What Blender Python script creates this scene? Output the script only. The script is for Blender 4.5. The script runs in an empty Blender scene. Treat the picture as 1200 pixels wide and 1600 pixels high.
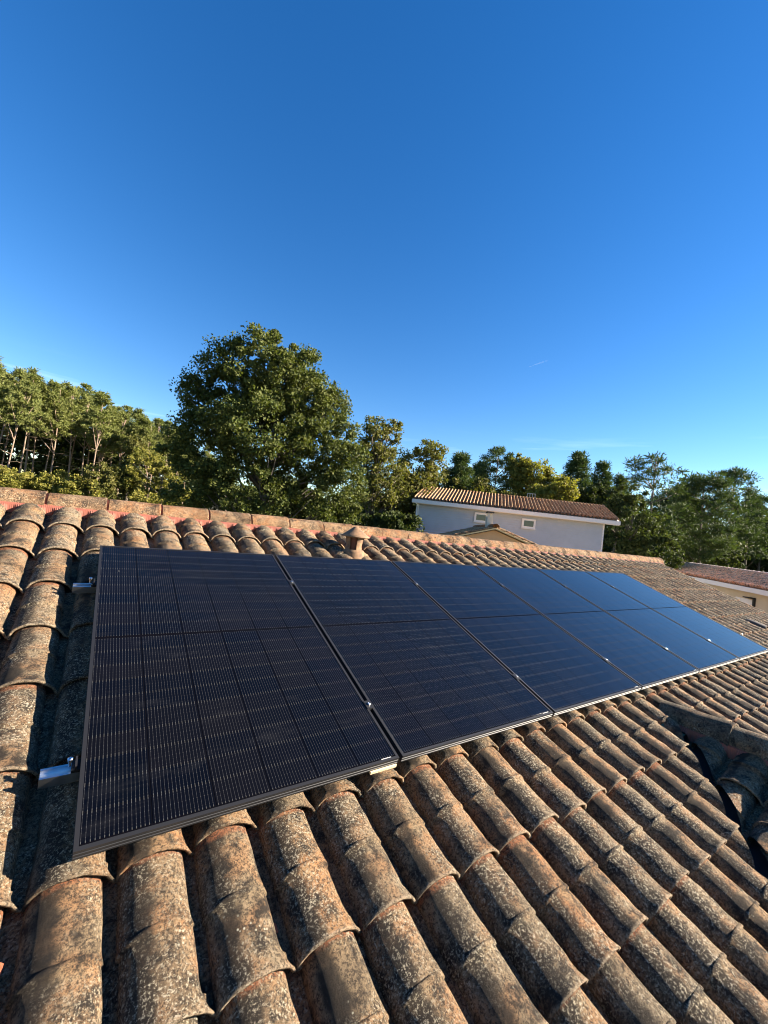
import bpy, bmesh, math, random
import numpy as np
from mathutils import Vector, Matrix, noise as mnoise
R = math.radians
rng = np.random.default_rng(7); random.seed(7)
scn = bpy.context.scene
col = scn.collection

# ------------------------------------------------------------------ camera
PITCH = R(20); CP, SP = math.cos(PITCH), math.sin(PITCH)
CAM = Vector((-0.0570, -3.1641, 0.3461))
FWD = Vector((0.57220, 0.81965, 0.02742)); RGT = Vector((0.81280, -0.57088, 0.11566))
F = 644.16
cd = bpy.data.cameras.new('camera'); cam = bpy.data.objects.new('camera', cd); col.objects.link(cam)
fw = FWD.normalized(); rt = (RGT - fw * RGT.dot(fw)).normalized(); up = rt.cross(fw)
cam.matrix_world = Matrix(((rt.x, up.x, -fw.x, CAM.x), (rt.y, up.y, -fw.y, CAM.y), (rt.z, up.z, -fw.z, CAM.z), (0, 0, 0, 1)))
cd.sensor_fit = 'VERTICAL'; cd.sensor_height = 32; cd.lens = F / 1600 * 32; cd.clip_start = 0.02; cd.clip_end = 20000
scn.camera = cam
# ------------------------------------------------------------------ sky, sun, exposure
SUN_AZ, SUN_EL = 121, 21.5
w = bpy.data.worlds.new('World'); scn.world = w; w.use_nodes = True
nt = w.node_tree; bg = nt.nodes['Background']
sky = nt.nodes.new('ShaderNodeTexSky'); sky.sky_type = 'NISHITA'; sky.sun_disc = False
sky.sun_elevation = R(SUN_EL); sky.sun_rotation = R(SUN_AZ); sky.air_density = 1.0; sky.dust_density = 0.05; sky.ozone_density = 2.2
hs = nt.nodes.new('ShaderNodeHueSaturation'); hs.inputs['Saturation'].default_value = 1.365; hs.inputs['Hue'].default_value = .5095; hs.inputs['Value'].default_value = .93; 
nt.links.new(sky.outputs[0], hs.inputs['Color'])
# a few thin cirrus wisps low in the sky, all round the horizon
geo = nt.nodes.new('ShaderNodeNewGeometry')
mp = nt.nodes.new('ShaderNodeMapping'); mp.inputs['Scale'].default_value = (2.2, 2.2, 26)
nz = nt.nodes.new('ShaderNodeTexNoise'); nz.inputs['Scale'].default_value = 1.6; nz.inputs['Detail'].default_value = 7
nt.links.new(geo.outputs['Incoming'], mp.inputs['Vector']); nt.links.new(mp.outputs[0], nz.inputs['Vector'])
rp = nt.nodes.new('ShaderNodeMapRange'); rp.inputs['From Min'].default_value = .57; rp.inputs['From Max'].default_value = .80; rp.inputs['To Max'].default_value = .26
nt.links.new(nz.outputs['Fac'], rp.inputs['Value'])
mx = nt.nodes.new('ShaderNodeMix'); mx.data_type = 'RGBA'; mx.inputs['B'].default_value = (9, 10.5, 12, 1)
sz_ = nt.nodes.new('ShaderNodeSeparateXYZ'); nt.links.new(geo.outputs['Incoming'], sz_.inputs[0])
m1 = nt.nodes.new('ShaderNodeMapRange'); m1.interpolation_type = 'SMOOTHSTEP'; nt.links.new(sz_.outputs[2], m1.inputs['Value'])
for k_, v_ in (('From Min', -.25), ('From Max', -.17)): m1.inputs[k_].default_value = v_
m2 = nt.nodes.new('ShaderNodeMath'); m2.operation = 'MULTIPLY'; nt.links.new(m1.outputs[0], m2.inputs[0]); nt.links.new(rp.outputs[0], m2.inputs[1])
nt.links.new(m2.outputs[0], mx.inputs['Factor']); nt.links.new(hs.outputs[0], mx.inputs['A'])
nt.links.new(mx.outputs['Result'], bg.inputs[0]); bg.inputs[1].default_value = 0.0505
sl = bpy.data.lights.new('sun', 'SUN'); sl.energy = 5.0; sl.angle = R(0.53); sl.color = (1, .88, .73)
so = bpy.data.objects.new('sun', sl); col.objects.link(so)
sd = Vector((math.sin(R(SUN_AZ)) * math.cos(R(SUN_EL)), math.cos(R(SUN_AZ)) * math.cos(R(SUN_EL)), math.sin(R(SUN_EL))))
so.rotation_euler = sd.to_track_quat('Z', 'Y').to_euler(); so.location = (8, -6, 6)
vs = scn.view_settings; vs.view_transform = 'Standard'; vs.look = 'None'; vs.exposure = 2.36; vs.gamma = 1; vs.use_curve_mapping = False
scn.cycles.filter_width = 1.05; scn.cycles.max_bounces = 6; scn.cycles.transparent_max_bounces = 6

# ------------------------------------------------------------------ helpers
def ray(px, py): return (fw + rt * ((px - 600) / F) - up * ((py - 800) / F))
def atd(px, py, depth): return CAM + ray(px, py) * depth           # at a depth along the camera axis
def W(u, v, h): return Vector((u, -CP * v + SP * h, -SP * v - CP * h))  # roof coordinates: along, down-slope, below panel plane
def link(name, me, m=None, parent=None, **kw):
    o = bpy.data.objects.new(name, me); col.objects.link(o)
    if m and me and not me.materials: me.materials.append(m)
    if parent: o.parent = parent
    for k, v in kw.items(): o[k] = v
    return o
def thing(name, label, cat, loc=(0, 0, 0), rot=(0, 0, 0), group=None):
    o = bpy.data.objects.new(name, None); col.objects.link(o); o.location = loc; o.rotation_euler = rot
    o.empty_display_size = .2
    o['label'] = label; o['category'] = cat
    if group: o['group'] = group
    return o
def mesh(name, vs_, fs, smooth=False):
    me = bpy.data.meshes.new(name); me.from_pydata([tuple(v) for v in vs_], [], fs); me.update()
    if smooth: me.polygons.foreach_set('use_smooth', [True] * len(me.polygons))
    return me
def npmesh(name, V, Fq, smooth=False):
    me = bpy.data.meshes.new(name); n = Fq.shape[1]
    me.vertices.add(len(V)); me.vertices.foreach_set('co', V.astype(np.float32).ravel())
    me.loops.add(Fq.size); me.loops.foreach_set('vertex_index', Fq.astype(np.int32).ravel())
    me.polygons.add(len(Fq)); me.polygons.foreach_set('loop_start', np.arange(0, Fq.size, n, dtype=np.int32))
    me.update(calc_edges=True)
    if smooth: me.polygons.foreach_set('use_smooth', [True] * len(Fq))
    return me
class MB:
    def __init__(s): s.v = []; s.f = []
    def box(s, a, b, M=None):
        i = len(s.v); p = [Vector((x, y, z)) for z in (a[2], b[2]) for y in (a[1], b[1]) for x in (a[0], b[0])]
        s.v += [M @ q for q in p] if M else p
        s.f += [[i + k for k in q] for q in ((0, 2, 3, 1), (4, 5, 7, 6), (0, 1, 5, 4), (2, 6, 7, 3), (0, 4, 6, 2), (1, 3, 7, 5))]; return s
    def lathe(s, prof, n=20, M=None, gap=None):
        i = len(s.v)
        for r, z in prof:
            for k in range(n):
                a = 2 * math.pi * k / n; q = Vector((r * math.cos(a), r * math.sin(a), z)); s.v.append(M @ q if M else q)
        for j in range(len(prof) - 1):
            for k in range(n):
                if gap and gap(j, k): continue
                s.f.append([i + j * n + k, i + j * n + (k + 1) % n, i + (j + 1) * n + (k + 1) % n, i + (j + 1) * n + k])
        return s
    def tube(s, pts, rad, n=7):
        i = len(s.v); m = len(pts)
        for j, p in enumerate(pts):
            t = (pts[min(j + 1, m - 1)] - pts[max(j - 1, 0)]).normalized()
            a = t.orthogonal().normalized(); b = t.cross(a)
            for k in range(n):
                q = 2 * math.pi * k / n; s.v.append(p + (a * math.cos(q) + b * math.sin(q)) * rad[j])
        for j in range(m - 1):
            for k in range(n): s.f.append([i + j * n + k, i + j * n + (k + 1) % n, i + (j + 1) * n + (k + 1) % n, i + (j + 1) * n + k])
        s.f.append([i + k for k in range(n)][::-1]); s.f.append([i + (m - 1) * n + k for k in range(n)]); return s
    def poly(s, pts): i = len(s.v); s.v += [Vector(p) for p in pts]; s.f.append(list(range(i, i + len(pts)))); return s
    def prism(s, pts, d):  # polygon pushed by vector d
        i = len(s.v); n = len(pts); s.v += [Vector(p) for p in pts] + [Vector(p) + Vector(d) for p in pts]
        s.f.append([i + k for k in range(n)]); s.f.append([i + n + k for k in range(n)][::-1])
        for k in range(n): s.f.append([i + k, i + n + k, i + n + (k + 1) % n, i + (k + 1) % n])
        return s
    def me(s, name, smooth=False): return mesh(name, s.v, s.f, smooth)
    def build(s, name, m, parent=None, smooth=False, **kw): return link(name, s.me(name, smooth), m, parent, **kw)

# ------------------------------------------------------------------ materials
def mat(name, c=(.5, .5, .5), rough=.7, metal=0, spec=.5):
    m = bpy.data.materials.new(name); m.use_nodes = True; b = m.node_tree.nodes['Principled BSDF']
    b.inputs['Base Color'].default_value = (*c, 1); b.inputs['Roughness'].default_value = rough; b.inputs['Metallic'].default_value = metal
    b.inputs['Specular IOR Level'].default_value = spec
    return m
def N(m, t, **kw):
    n = m.node_tree.nodes.new(t)
    for k, v in kw.items():
        if k in n.inputs: n.inputs[k].default_value = v
        else: setattr(n, k, v)
    return n
def L(m, a, b): m.node_tree.links.new(a, b)
def ramp(m, fac, stops):
    r = N(m, 'ShaderNodeValToRGB'); e = r.color_ramp.elements
    for i, (p, c) in enumerate(stops):
        el = e[i] if i < 2 else e.new(p)
        el.position = p; el.color = (*c, 1) if len(c) == 3 else c
    L(m, fac, r.inputs[0]); return r.outputs[0]
def mixc(m, fac, a, b, mode='MIX'):
    x = N(m, 'ShaderNodeMix', data_type='RGBA', blend_type=mode)
    for s, v in (('Factor', fac), ('A', a), ('B', b)):
        if hasattr(v, 'links'): L(m, v, x.inputs[s])
        elif s == 'Factor': x.inputs[s].default_value = v
        else: x.inputs[s].default_value = (*v, 1)
    return x.outputs['Result']
def noise(m, vec, scale, detail=5, rough=.6, lo=None, hi=None):
    n = N(m, 'ShaderNodeTexNoise', Scale=scale, Detail=detail, Roughness=rough); L(m, vec, n.inputs['Vector'])
    if lo is None: return n.outputs['Fac']
    r = N(m, 'ShaderNodeMapRange'); r.inputs['From Min'].default_value = lo; r.inputs['From Max'].default_value = hi; L(m, n.outputs['Fac'], r.inputs['Value']); return r.outputs[0]
def coords(m, per_object=True, obj=True):
    t = N(m, 'ShaderNodeTexCoord'); src = t.outputs['Object']
    if not per_object: return src
    oi = N(m, 'ShaderNodeObjectInfo'); a = N(m, 'ShaderNodeVectorMath', operation='SCALE'); a.inputs['Scale'].default_value = 37
    cmb = N(m, 'ShaderNodeCombineXYZ')
    for k in range(3): L(m, oi.outputs['Random'], cmb.inputs[k])
    L(m, cmb.outputs[0], a.inputs[0]); b = N(m, 'ShaderNodeVectorMath', operation='ADD'); L(m, src, b.inputs[0]); L(m, a.outputs[0], b.inputs[1]); return b.outputs[0]
def bump(m, h, strength, dist):
    b = N(m, 'ShaderNodeBump', Strength=strength, Distance=dist); L(m, h, b.inputs['Height']); L(m, b.outputs[0], m.node_tree.nodes['Principled BSDF'].inputs['Normal'])

def mth(m, op, a, b=None, c=None):
    n = N(m, 'ShaderNodeMath', operation=op)
    for i, v in enumerate((a, b, c)):
        if v is None: continue
        if hasattr(v, 'links'): L(m, v, n.inputs[i])
        else: n.inputs[i].default_value = v
    return n.outputs[0]
def tile_material(name, per_object=True, tint=(1, 1, 1), orange=.5, scale=1.0, simple=False, band=False):
    m = mat(name, rough=.92, spec=.15); P = m.node_tree.nodes['Principled BSDF']; v = coords(m, per_object)
    big = noise(m, v, 7 * scale, 3, .5); med = noise(m, v, 38 * scale, 6, .75)
    c = ramp(m, big, [(.32, (.31, .235, .155)), (.46, (.41, .30, .19)), (.56, (.46, .27, .145)), (.70, (.39, .30, .20))])
    oi = N(m, 'ShaderNodeObjectInfo')
    if per_object:
        rr = ramp(m, oi.outputs['Random'], [(0, (.72, .74, .74)), (.35, (1, .98, .92)), (.6, (1.08, .92, .78)), (.8, (.86, .86, .82)), (1, (1.15, 1.0, .82))])
    else:
        vo = N(m, 'ShaderNodeNewGeometry'); rr = ramp(m, vo.outputs['Random Per Island'], [(0, (.72, .74, .74)), (.35, (1, .98, .92)), (.6, (1.08, .92, .78)), (.8, (.86, .86, .82)), (1, (1.15, 1.0, .82))])
    c = mixc(m, 1.0, c, rr, 'MULTIPLY')
    # soot-coloured lichen film, then grains, then pale crust lichens
    film = noise(m, v, 11 * scale, 8, .78, .485, .60)
    c = mixc(m, film, c, (.050, .040, .031))
    if band:   # black band along one flank of each barrel, ragged by noise
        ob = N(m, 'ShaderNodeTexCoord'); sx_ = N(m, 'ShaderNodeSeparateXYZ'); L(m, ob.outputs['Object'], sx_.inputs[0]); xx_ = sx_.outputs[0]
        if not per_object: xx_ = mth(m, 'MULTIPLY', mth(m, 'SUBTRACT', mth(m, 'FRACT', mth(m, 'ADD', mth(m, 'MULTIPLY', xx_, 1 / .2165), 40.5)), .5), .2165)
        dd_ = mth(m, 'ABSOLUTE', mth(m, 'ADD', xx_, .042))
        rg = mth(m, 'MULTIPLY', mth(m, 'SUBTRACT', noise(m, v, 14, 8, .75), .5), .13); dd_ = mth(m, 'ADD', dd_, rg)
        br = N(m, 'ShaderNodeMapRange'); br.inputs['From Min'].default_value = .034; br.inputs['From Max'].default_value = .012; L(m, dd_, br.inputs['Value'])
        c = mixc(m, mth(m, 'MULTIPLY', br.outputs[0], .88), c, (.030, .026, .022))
    if band and per_object:   # pale worn rims, fresher red clay where the tile above shelters it
        yy_ = mth(m, 'ADD', sx_.outputs[1], mth(m, 'MULTIPLY', mth(m, 'SUBTRACT', noise(m, v, 30, 4, .7), .5), .02))
        e1 = N(m, 'ShaderNodeMapRange'); e1.inputs['From Min'].default_value = .013; e1.inputs['From Max'].default_value = .004; L(m, yy_, e1.inputs['Value'])
        c = mixc(m, mth(m, 'MULTIPLY', e1.outputs[0], .6), c, (.52, .40, .27))
        e2 = N(m, 'ShaderNodeMapRange'); e2.inputs['From Min'].default_value = .386; e2.inputs['From Max'].default_value = .400; L(m, yy_, e2.inputs['Value'])
        c = mixc(m, mth(m, 'MULTIPLY', e2.outputs[0], .8), c, (.40, .15, .07))
    grain = noise(m, v, 112 * scale, 6, .9, .49, .54)
    g2 = N(m, 'ShaderNodeMath', operation='MULTIPLY'); L(m, grain, g2.inputs[0]); g2.inputs[1].default_value = .88
    c = mixc(m, g2.outputs[0], c, (.045, .035, .026))
    pale = noise(m, v, 115 * scale, 5, .85, .54, .585); pm = noise(m, v, 5 * scale, 2, .5, .38, .60)
    pp = N(m, 'ShaderNodeMath', operation='MULTIPLY'); L(m, pale, pp.inputs[0]); L(m, pm, pp.inputs[1])
    c = mixc(m, pp.outputs[0], c, (.66, .57, .41))
    spots = N(m, 'ShaderNodeTexVoronoi', Scale=75 * scale); L(m, v, spots.inputs['Vector'])
    sr = N(m, 'ShaderNodeMapRange'); sr.inputs['From Min'].default_value = .30; sr.inputs['From Max'].default_value = .16; L(m, spots.outputs['Distance'], sr.inputs['Value'])
    sp = noise(m, v, 9 * scale, 3, .6, .60, .72); s2 = N(m, 'ShaderNodeMath', operation='MULTIPLY'); L(m, sr.outputs[0], s2.inputs[0]); L(m, sp, s2.inputs[1])
    c = mixc(m, s2.outputs[0], c, (.60, .57, .44))
    c = mixc(m, 1.0, c, tuple(.60 * t_ for t_ in tint), 'MULTIPLY')
    L(m, c, P.inputs['Base Color'])
    ad = N(m, 'ShaderNodeMath', operation='ADD'); L(m, noise(m, v, 120 * scale, 8, .85), ad.inputs[0]); L(m, noise(m, v, 28 * scale, 3, .5), ad.inputs[1])
    bump(m, ad.outputs[0], 1.0, .010 / scale)
    return m
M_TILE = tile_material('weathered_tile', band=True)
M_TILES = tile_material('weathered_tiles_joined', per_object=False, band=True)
M_RIDGE = tile_material('ridge_tile_clay', tint=(1.08, .93, .84))
M_WING = tile_material('wing_tile_grey', tint=(.85, .9, .95))
def simple_noise_mat(name, c1, c2, scale, rough=.8, bstr=.3, bd=.01, metal=0, per_object=False):
    m = mat(name, rough=rough, metal=metal); v = coords(m, per_object); n = noise(m, v, scale, 6, .65, .3, .7)
    L(m, mixc(m, n, c1, c2), m.node_tree.nodes['Principled BSDF'].inputs['Base Color'])
    if bstr: bump(m, n, bstr, bd)
    return m
M_RED = simple_noise_mat('red_ridge_roll', (.25, .072, .042), (.15, .048, .032), 9, .75, .3, .004)
M_DECK = simple_noise_mat('dark_underlay', (.03, .025, .02), (.06, .05, .045), 6, .9)
M_ZINC = simple_noise_mat('dark_zinc', (.022, .024, .028), (.012, .012, .015), 8, .8, .2, .003, 0)
M_CLAY = simple_noise_mat('terracotta_cowl', (.26, .145, .07), (.08, .05, .03), 26, .85, .4, .003)
M_CLAYIN = simple_noise_mat('terracotta_inside', (.16, .05, .025), (.10, .035, .02), 20, .9)
M_ALU = mat('brushed_aluminium', (.72, .73, .75), .28, 1.0)
M_BLACK = mat('black_anodised', (.010, .010, .011), .5, .0, .35)
M_STEEL = mat('bolt_steel', (.75, .74, .72), .22, 1)
M_PALETAN = simple_noise_mat('pale_tan', (.62, .50, .30), (.50, .40, .24), 60, .8)
M_GREEN = simple_noise_mat('green_membrane', (.035, .10, .06), (.02, .05, .035), 30, .9)
M_REDTILE = simple_noise_mat('fresh_red_clay', (.32, .085, .035), (.26, .07, .03), 25, .9)

# black glass-faced cells with thin wires
M_CELL = mat('cell_glass', (.012, .012, .016), .6, 0, .0); P = M_CELL.node_tree.nodes['Principled BSDF']
tc = N(M_CELL, 'ShaderNodeTexCoord'); sx = N(M_CELL, 'ShaderNodeSeparateXYZ'); L(M_CELL, tc.outputs['Object'], sx.inputs[0])
CW_, CH_ = .182, .0915
fx = mth(M_CELL, 'ABSOLUTE', mth(M_CELL, 'SUBTRACT', mth(M_CELL, 'FRACT', mth(M_CELL, 'MULTIPLY', sx.outputs[0], 16 / CW_)), .5))  # 0 at wire centre
wire = mth(M_CELL, 'LESS_THAN', fx, .045)
ay = mth(M_CELL, 'ABSOLUTE', sx.outputs[1]); endz = mth(M_CELL, 'GREATER_THAN', ay, CH_ / 2 - .0065)
dash = mth(M_CELL, 'MULTIPLY', mth(M_CELL, 'LESS_THAN', fx, .085), endz)
pads = mth(M_CELL, 'MULTIPLY', mth(M_CELL, 'LESS_THAN', fx, .08), mth(M_CELL, 'LESS_THAN', mth(M_CELL, 'FRACT', mth(M_CELL, 'MULTIPLY', ay, 1 / .0152)), .12))
oi = N(M_CELL, 'ShaderNodeObjectInfo')
base = ramp(M_CELL, oi.outputs['Random'], [(0, (.0009, .0010, .0016)), (.5, (.0015, .0014, .0017)), (1, (.0024, .0020, .0019))])
c = mixc(M_CELL, wire, base, (.022, .022, .023)); c = mixc(M_CELL, pads, c, (.034, .033, .032)); c = mixc(M_CELL, dash, c, (.046, .045, .042))
dv = coords(M_CELL, True); dust = noise(M_CELL, dv, 420, 3, .7, .66, .74); c = mixc(M_CELL, mth(M_CELL, 'MULTIPLY', dust, .10), c, (.2, .19, .17))
gp = N(M_CELL, 'ShaderNodeNewGeometry'); mpp = N(M_CELL, 'ShaderNodeMapping'); mpp.inputs['Scale'].default_value = (1.1, 3.2, 3.2); mpp.inputs['Rotation'].default_value = (0, 0, .6); L(M_CELL, gp.outputs['Position'], mpp.inputs['Vector'])
smear = noise(M_CELL, mpp.outputs[0], 2.3, 7, .7, .56, .78); c = mixc(M_CELL, mth(M_CELL, 'MULTIPLY', smear, .06), c, (.10, .10, .10))
drop = noise(M_CELL, gp.outputs['Position'], 22, 3, .6, .79, .81); c = mixc(M_CELL, mth(M_CELL, 'MULTIPLY', drop, .6), c, (.25, .25, .24))
L(M_CELL, c, P.inputs['Base Color']); L(M_CELL, mth(M_CELL, 'ADD', mth(M_CELL, 'MULTIPLY', smear, .06), .045), P.inputs['Coat Roughness'])
P.inputs['Coat Weight'].default_value = 1.0; P.inputs['Coat IOR'].default_value = 1.34
M_SHEET = mat('black_backsheet', (.002, .002, .003), .6, 0, .0); P = M_SHEET.node_tree.nodes['Principled BSDF']
P.inputs['Coat Weight'].default_value = .35; P.inputs['Coat IOR'].default_value = 1.25; P.inputs['Coat Roughness'].default_value = .055

# ------------------------------------------------------------------ ground
M_GROUND = simple_noise_mat('dry_grass_ground', (.10, .085, .045), (.055, .065, .025), .35, .95, .6, .2)
GZ = -4.4
g = MB(); 
n = 40
gv, gf = [], []
def gs(i): t = (i / n) * 2 - 1; return 3000 * math.copysign(abs(t) ** 3, t)
for j in range(n + 1):
    for i in range(n + 1): gv.append((gs(i), gs(j), GZ))
for j in range(n):
    for i in range(n): a = j * (n + 1) + i; gf.append((a, a + 1, a + n + 2, a + n + 1))
link('ground', mesh('ground', gv, gf), M_GROUND, kind='structure')

# ------------------------------------------------------------------ the tiled house we stand on
PITCHU, ROW, H0 = .2165, .400, .172        # column pitch, row pitch, pan level below the panel plane
HB = .080                                   # barrel height
def tile_grid(na, ys, seed):
    Lt = .432; V = []; npan = 3; per = na + 1 + npan
    r = random.Random(seed); ph = [r.uniform(-1, 1) for _ in range(6)]
    for y in ys:      # y measured from the lower end, up-slope
        s = Lt - y
        wl, wr, H = .090, .084, HB - .004
        k = min(1, s / .235) if y > .200 else min(1, (s - .232) / .2)
        wl += .005 * k; H += .006 * k; wr += .004 * k
        if y <= .200: wr += .004
        if .2 < y < .25: wr += .005 * ((.25 - y) / .05) ** 1.5
        if .2 < y < .214: H += .004; wl += .003
        horn = 0
        if y < .055:
            horn = ((.055 - y) / .055) ** 1.6
        if y < .045: fl_ = ((.045 - y) / .045) ** 1.5; H += .0045 * fl_; wl += .004 * fl_; wr += .003 * fl_
        lift = .002 + .017 * s / Lt
        for i in range(na + 1):
            t = -1 + 2 * i / na; a = t * math.pi / 2; 
            x = (wr if t > 0 else wl) * math.sin(a); z = H * max(0, math.cos(a)) ** .76 
            if t > .35 and horn: e_ = ((t - .35) / .65) ** 2; x += .024 * horn * e_; z += .010 * horn * e_ * (1 - e_ * .5)
            nz_ = .0013 * (math.sin(9 * a + ph[0] * 6 + y * 31) + math.sin(37 * y + ph[1] * 6)) + .0008 * math.sin(23 * a + 90 * y + ph[2] * 9)
            V.append((x + .5 * nz_, y, z + lift + nz_))
        x0 = V[-1][0]
        for i in range(npan):
            t = (i + 1) / npan; V.append((x0 + (.140 - x0) * t, y, lift + (.003 if i < 2 else .007)))
    return V, per
YH = [.432, .40, .35, .30, .265, .245, .228, .215, .2145, .2135, .2005, .1995, .16, .11, .075, .055, .042, .030, .0205, .0195, .008, 0]
YL = [.432, .30, .216, .1995, .055, .0205, 0]
def tile_mesh(name, na, ys, seed):
    V, per = tile_grid(na, ys, seed); ny = len(ys); Fc = []
    for j in range(ny - 1):
        for i in range(per - 1): a = j * per + i; Fc.append((a + per, a + per + 1, a + 1, a))
    # thickness at the lower end: lip face, then a return under the tile
    b = len(V); base = (ny - 1) * per
    for i in range(per):
        x, y, z = V[base + i]; r = math.hypot(x, max(z - .015, .001)); s_ = (r - .012) / r if i <= na else 1
        V.append((x * s_, y + .001, max(.001, (z - .015) * s_ + .015 - (.0 if i <= na else .011))))
    for i in range(per):
        x, y, z = V[b + i]; V.append((x, y + .04, z))
    for q in (0, 1):
        lo = base if q == 0 else b; hi = b + q * per
        for i in range(per - 1): Fc.append((hi + i, hi + i + 1, lo + i + 1, lo + i))
    me = mesh(name, V, Fc, True)
    return me
HI = [tile_mesh('roof_tile', 14, YH, s) for s in range(6)]
LO = [tile_mesh('roof_tile_low', 8, YL, s) for s in range(3)]
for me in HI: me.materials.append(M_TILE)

house = thing('tiled_house', 'weathered canal tiled house roof in the foreground carrying the solar panels', 'house', (0, 0, 0))
ROT = Matrix.Rotation(PITCH, 4, 'X')
K0, K1 = -9, 47; J0, J1 = -6, 7
UL, UR = K0 * PITCHU - .10, K1 * PITCHU + .10
VR = -.895                                    # ridge line
VE = 1.92 + ROW * J1                          # eave
def rl(u, v, h): return Vector((u, -v, -h))    # roof-local coordinates of (u, v, h)
# wing (cross gable) geometry
WX, WZ, WP = 3.62, -.890, R(16.5)
VY0 = -(.890 - H0 * CP) / math.tan(PITCH) + H0 * SP - .0  # where the wing's ridge meets the main pan plane
kx = math.tan(PITCH) / math.tan(WP)
roof = MB()
roof.box((UL, -VE, -(H0 + .10)), (UR, -VR, -(H0 + .015)))
deck = roof.build('main_roof', M_DECK, house); deck.rotation_euler = (PITCH, 0, 0)

def cut_mesh(me, M, planes, name):
    """me in local coords, M local->world; keep the side where (p-co).n > 0 for each plane"""
    bm = bmesh.new(); bm.from_mesh(me); Mi = M.inverted(); N3 = M.to_3x3().transposed()
    for co, no in planes:
        lc = Mi @ co; ln = (N3 @ no).normalized()
        bmesh.ops.bisect_plane(bm, geom=bm.verts[:] + bm.edges[:] + bm.faces[:], plane_co=lc, plane_no=ln, clear_inner=True)
    n_ = len(bm.faces)
    if n_ == 0: bm.free(); return None
    out = bpy.data.meshes.new(name); bm.to_mesh(out); bm.free(); return out
# valley planes (vertical), for the main roof: left and right of the wing
A0 = Vector((WX, VY0, 0))
nL = Vector((-1, kx, 0)).normalized()          # points to the outside of the wing on the left
nR = Vector((1, kx, 0)).normalized()
GUT = .03
def side(p, n): return (p - A0).dot(n)

cands, stuff = [], []
rnd = random.Random(3)
PW, PH = 1.134, 1.903
for k in range(K0, K1 + 1):
    for j in range(J0, J1 + 1):
        u = k * PITCHU + rnd.uniform(-.0045, .0045); v = 1.92 + ROW * j + rnd.uniform(-.008, .008)
        vis_cut = None
        Mt = ROT @ Matrix.Translation(rl(u, v, H0)) @ Matrix.Rotation(rnd.uniform(-.018, .018), 4, 'Z') @ Matrix.Rotation(rnd.uniform(-.03, .03), 4, 'Y')
        pts = [Mt @ Vector((x, y, 0)) for x in (-.09, .14) for y in (0, .43)]
        dl = [side(p, nL) for p in pts]; dr = [side(p, nR) for p in pts]
        inL = max(dl) < GUT; inR = max(dr) < GUT
        if inL and inR: continue
        planes = None
        if min(min(dl), 9) < GUT and min(dr) < GUT:
            cx = sum(p.x for p in pts) / 4
            if cx < WX: planes = [(A0 + nL * GUT, nL)]; 
            else: planes = [(A0 + nR * GUT, nR)]
            if (cx < WX and inL) or (cx >= WX and inR): continue
        c = Mt @ Vector((0, .2, .07)); d = c - CAM; z = d.dot(fw)
        ok = False; size = 0
        if z > .05:
            px = 600 + F * d.dot(rt) / z; py = 800 - F * d.dot(up) / z
            ok = -150 < px < 1300 and py < 1750
            size = F * F / (z * z) * abs((d.normalized()).dot(ROT.to_3x3() @ Vector((0, 0, 1))))
        under = -.02 < u < 6 * 1.154 - .1 and .12 < v < 1.93
        if px > 1240 or px < -60: size *= .2
        cands.append((size if ok and not under else 0, k, j, Mt, planes))
cands.sort(key=lambda q: -q[0])
NTILE = 262
acc_v, acc_f = [], []
def add_stuff(me, Mt, acc_v=acc_v, acc_f=acc_f):
    b = len(acc_v); acc_v += [Mt @ v.co for v in me.vertices]; acc_f += [[b + i for i in p.vertices] for p in me.polygons]
SPECIAL = (int(round(8.60 / PITCHU)), None)
iROT = ROT.inverted()
for i, (sz, k, j, Mt, planes) in enumerate(cands):
    if sz > 0 and i < NTILE:
        me = HI[rnd.randrange(6)]
        if planes:
            me = cut_mesh(me, Mt, planes, 'roof_tile')
            if me is None: continue
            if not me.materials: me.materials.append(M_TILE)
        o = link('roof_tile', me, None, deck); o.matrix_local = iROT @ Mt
    else:
        near = sz > 0 and sz > 20000
        me = LO[rnd.randrange(3)]
        if planes:
            me = cut_mesh(me, Mt, planes, 't')
            if me is None: continue
        add_stuff(me, iROT @ Mt)
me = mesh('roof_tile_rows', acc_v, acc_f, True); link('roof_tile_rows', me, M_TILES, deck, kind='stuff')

# one raised vent tile far right, bridging a pan
vt = MB()
for a, b in ((0, 1),):
    prof = [(math.sin(t) * .11, max(0, math.cos(t)) ** .7 * .095) for t in [(-.5 + i / 12) * math.pi for i in range(13)]]
    for y, s in ((0, 1.0), (.10, .95), (.22, .78), (.30, .45)):
        for x, z in prof: vt.v.append(Vector((x * s, y, z * s + .012)))
    for j in range(3):
        for i in range(12): a_ = j * 13 + i; vt.f.append([a_ + 13, a_ + 14, a_ + 1, a_])
o = vt.build('vent_tile', M_DECK, deck, True); o.location = rl(8.66, 1.50, H0 - .02)

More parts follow.
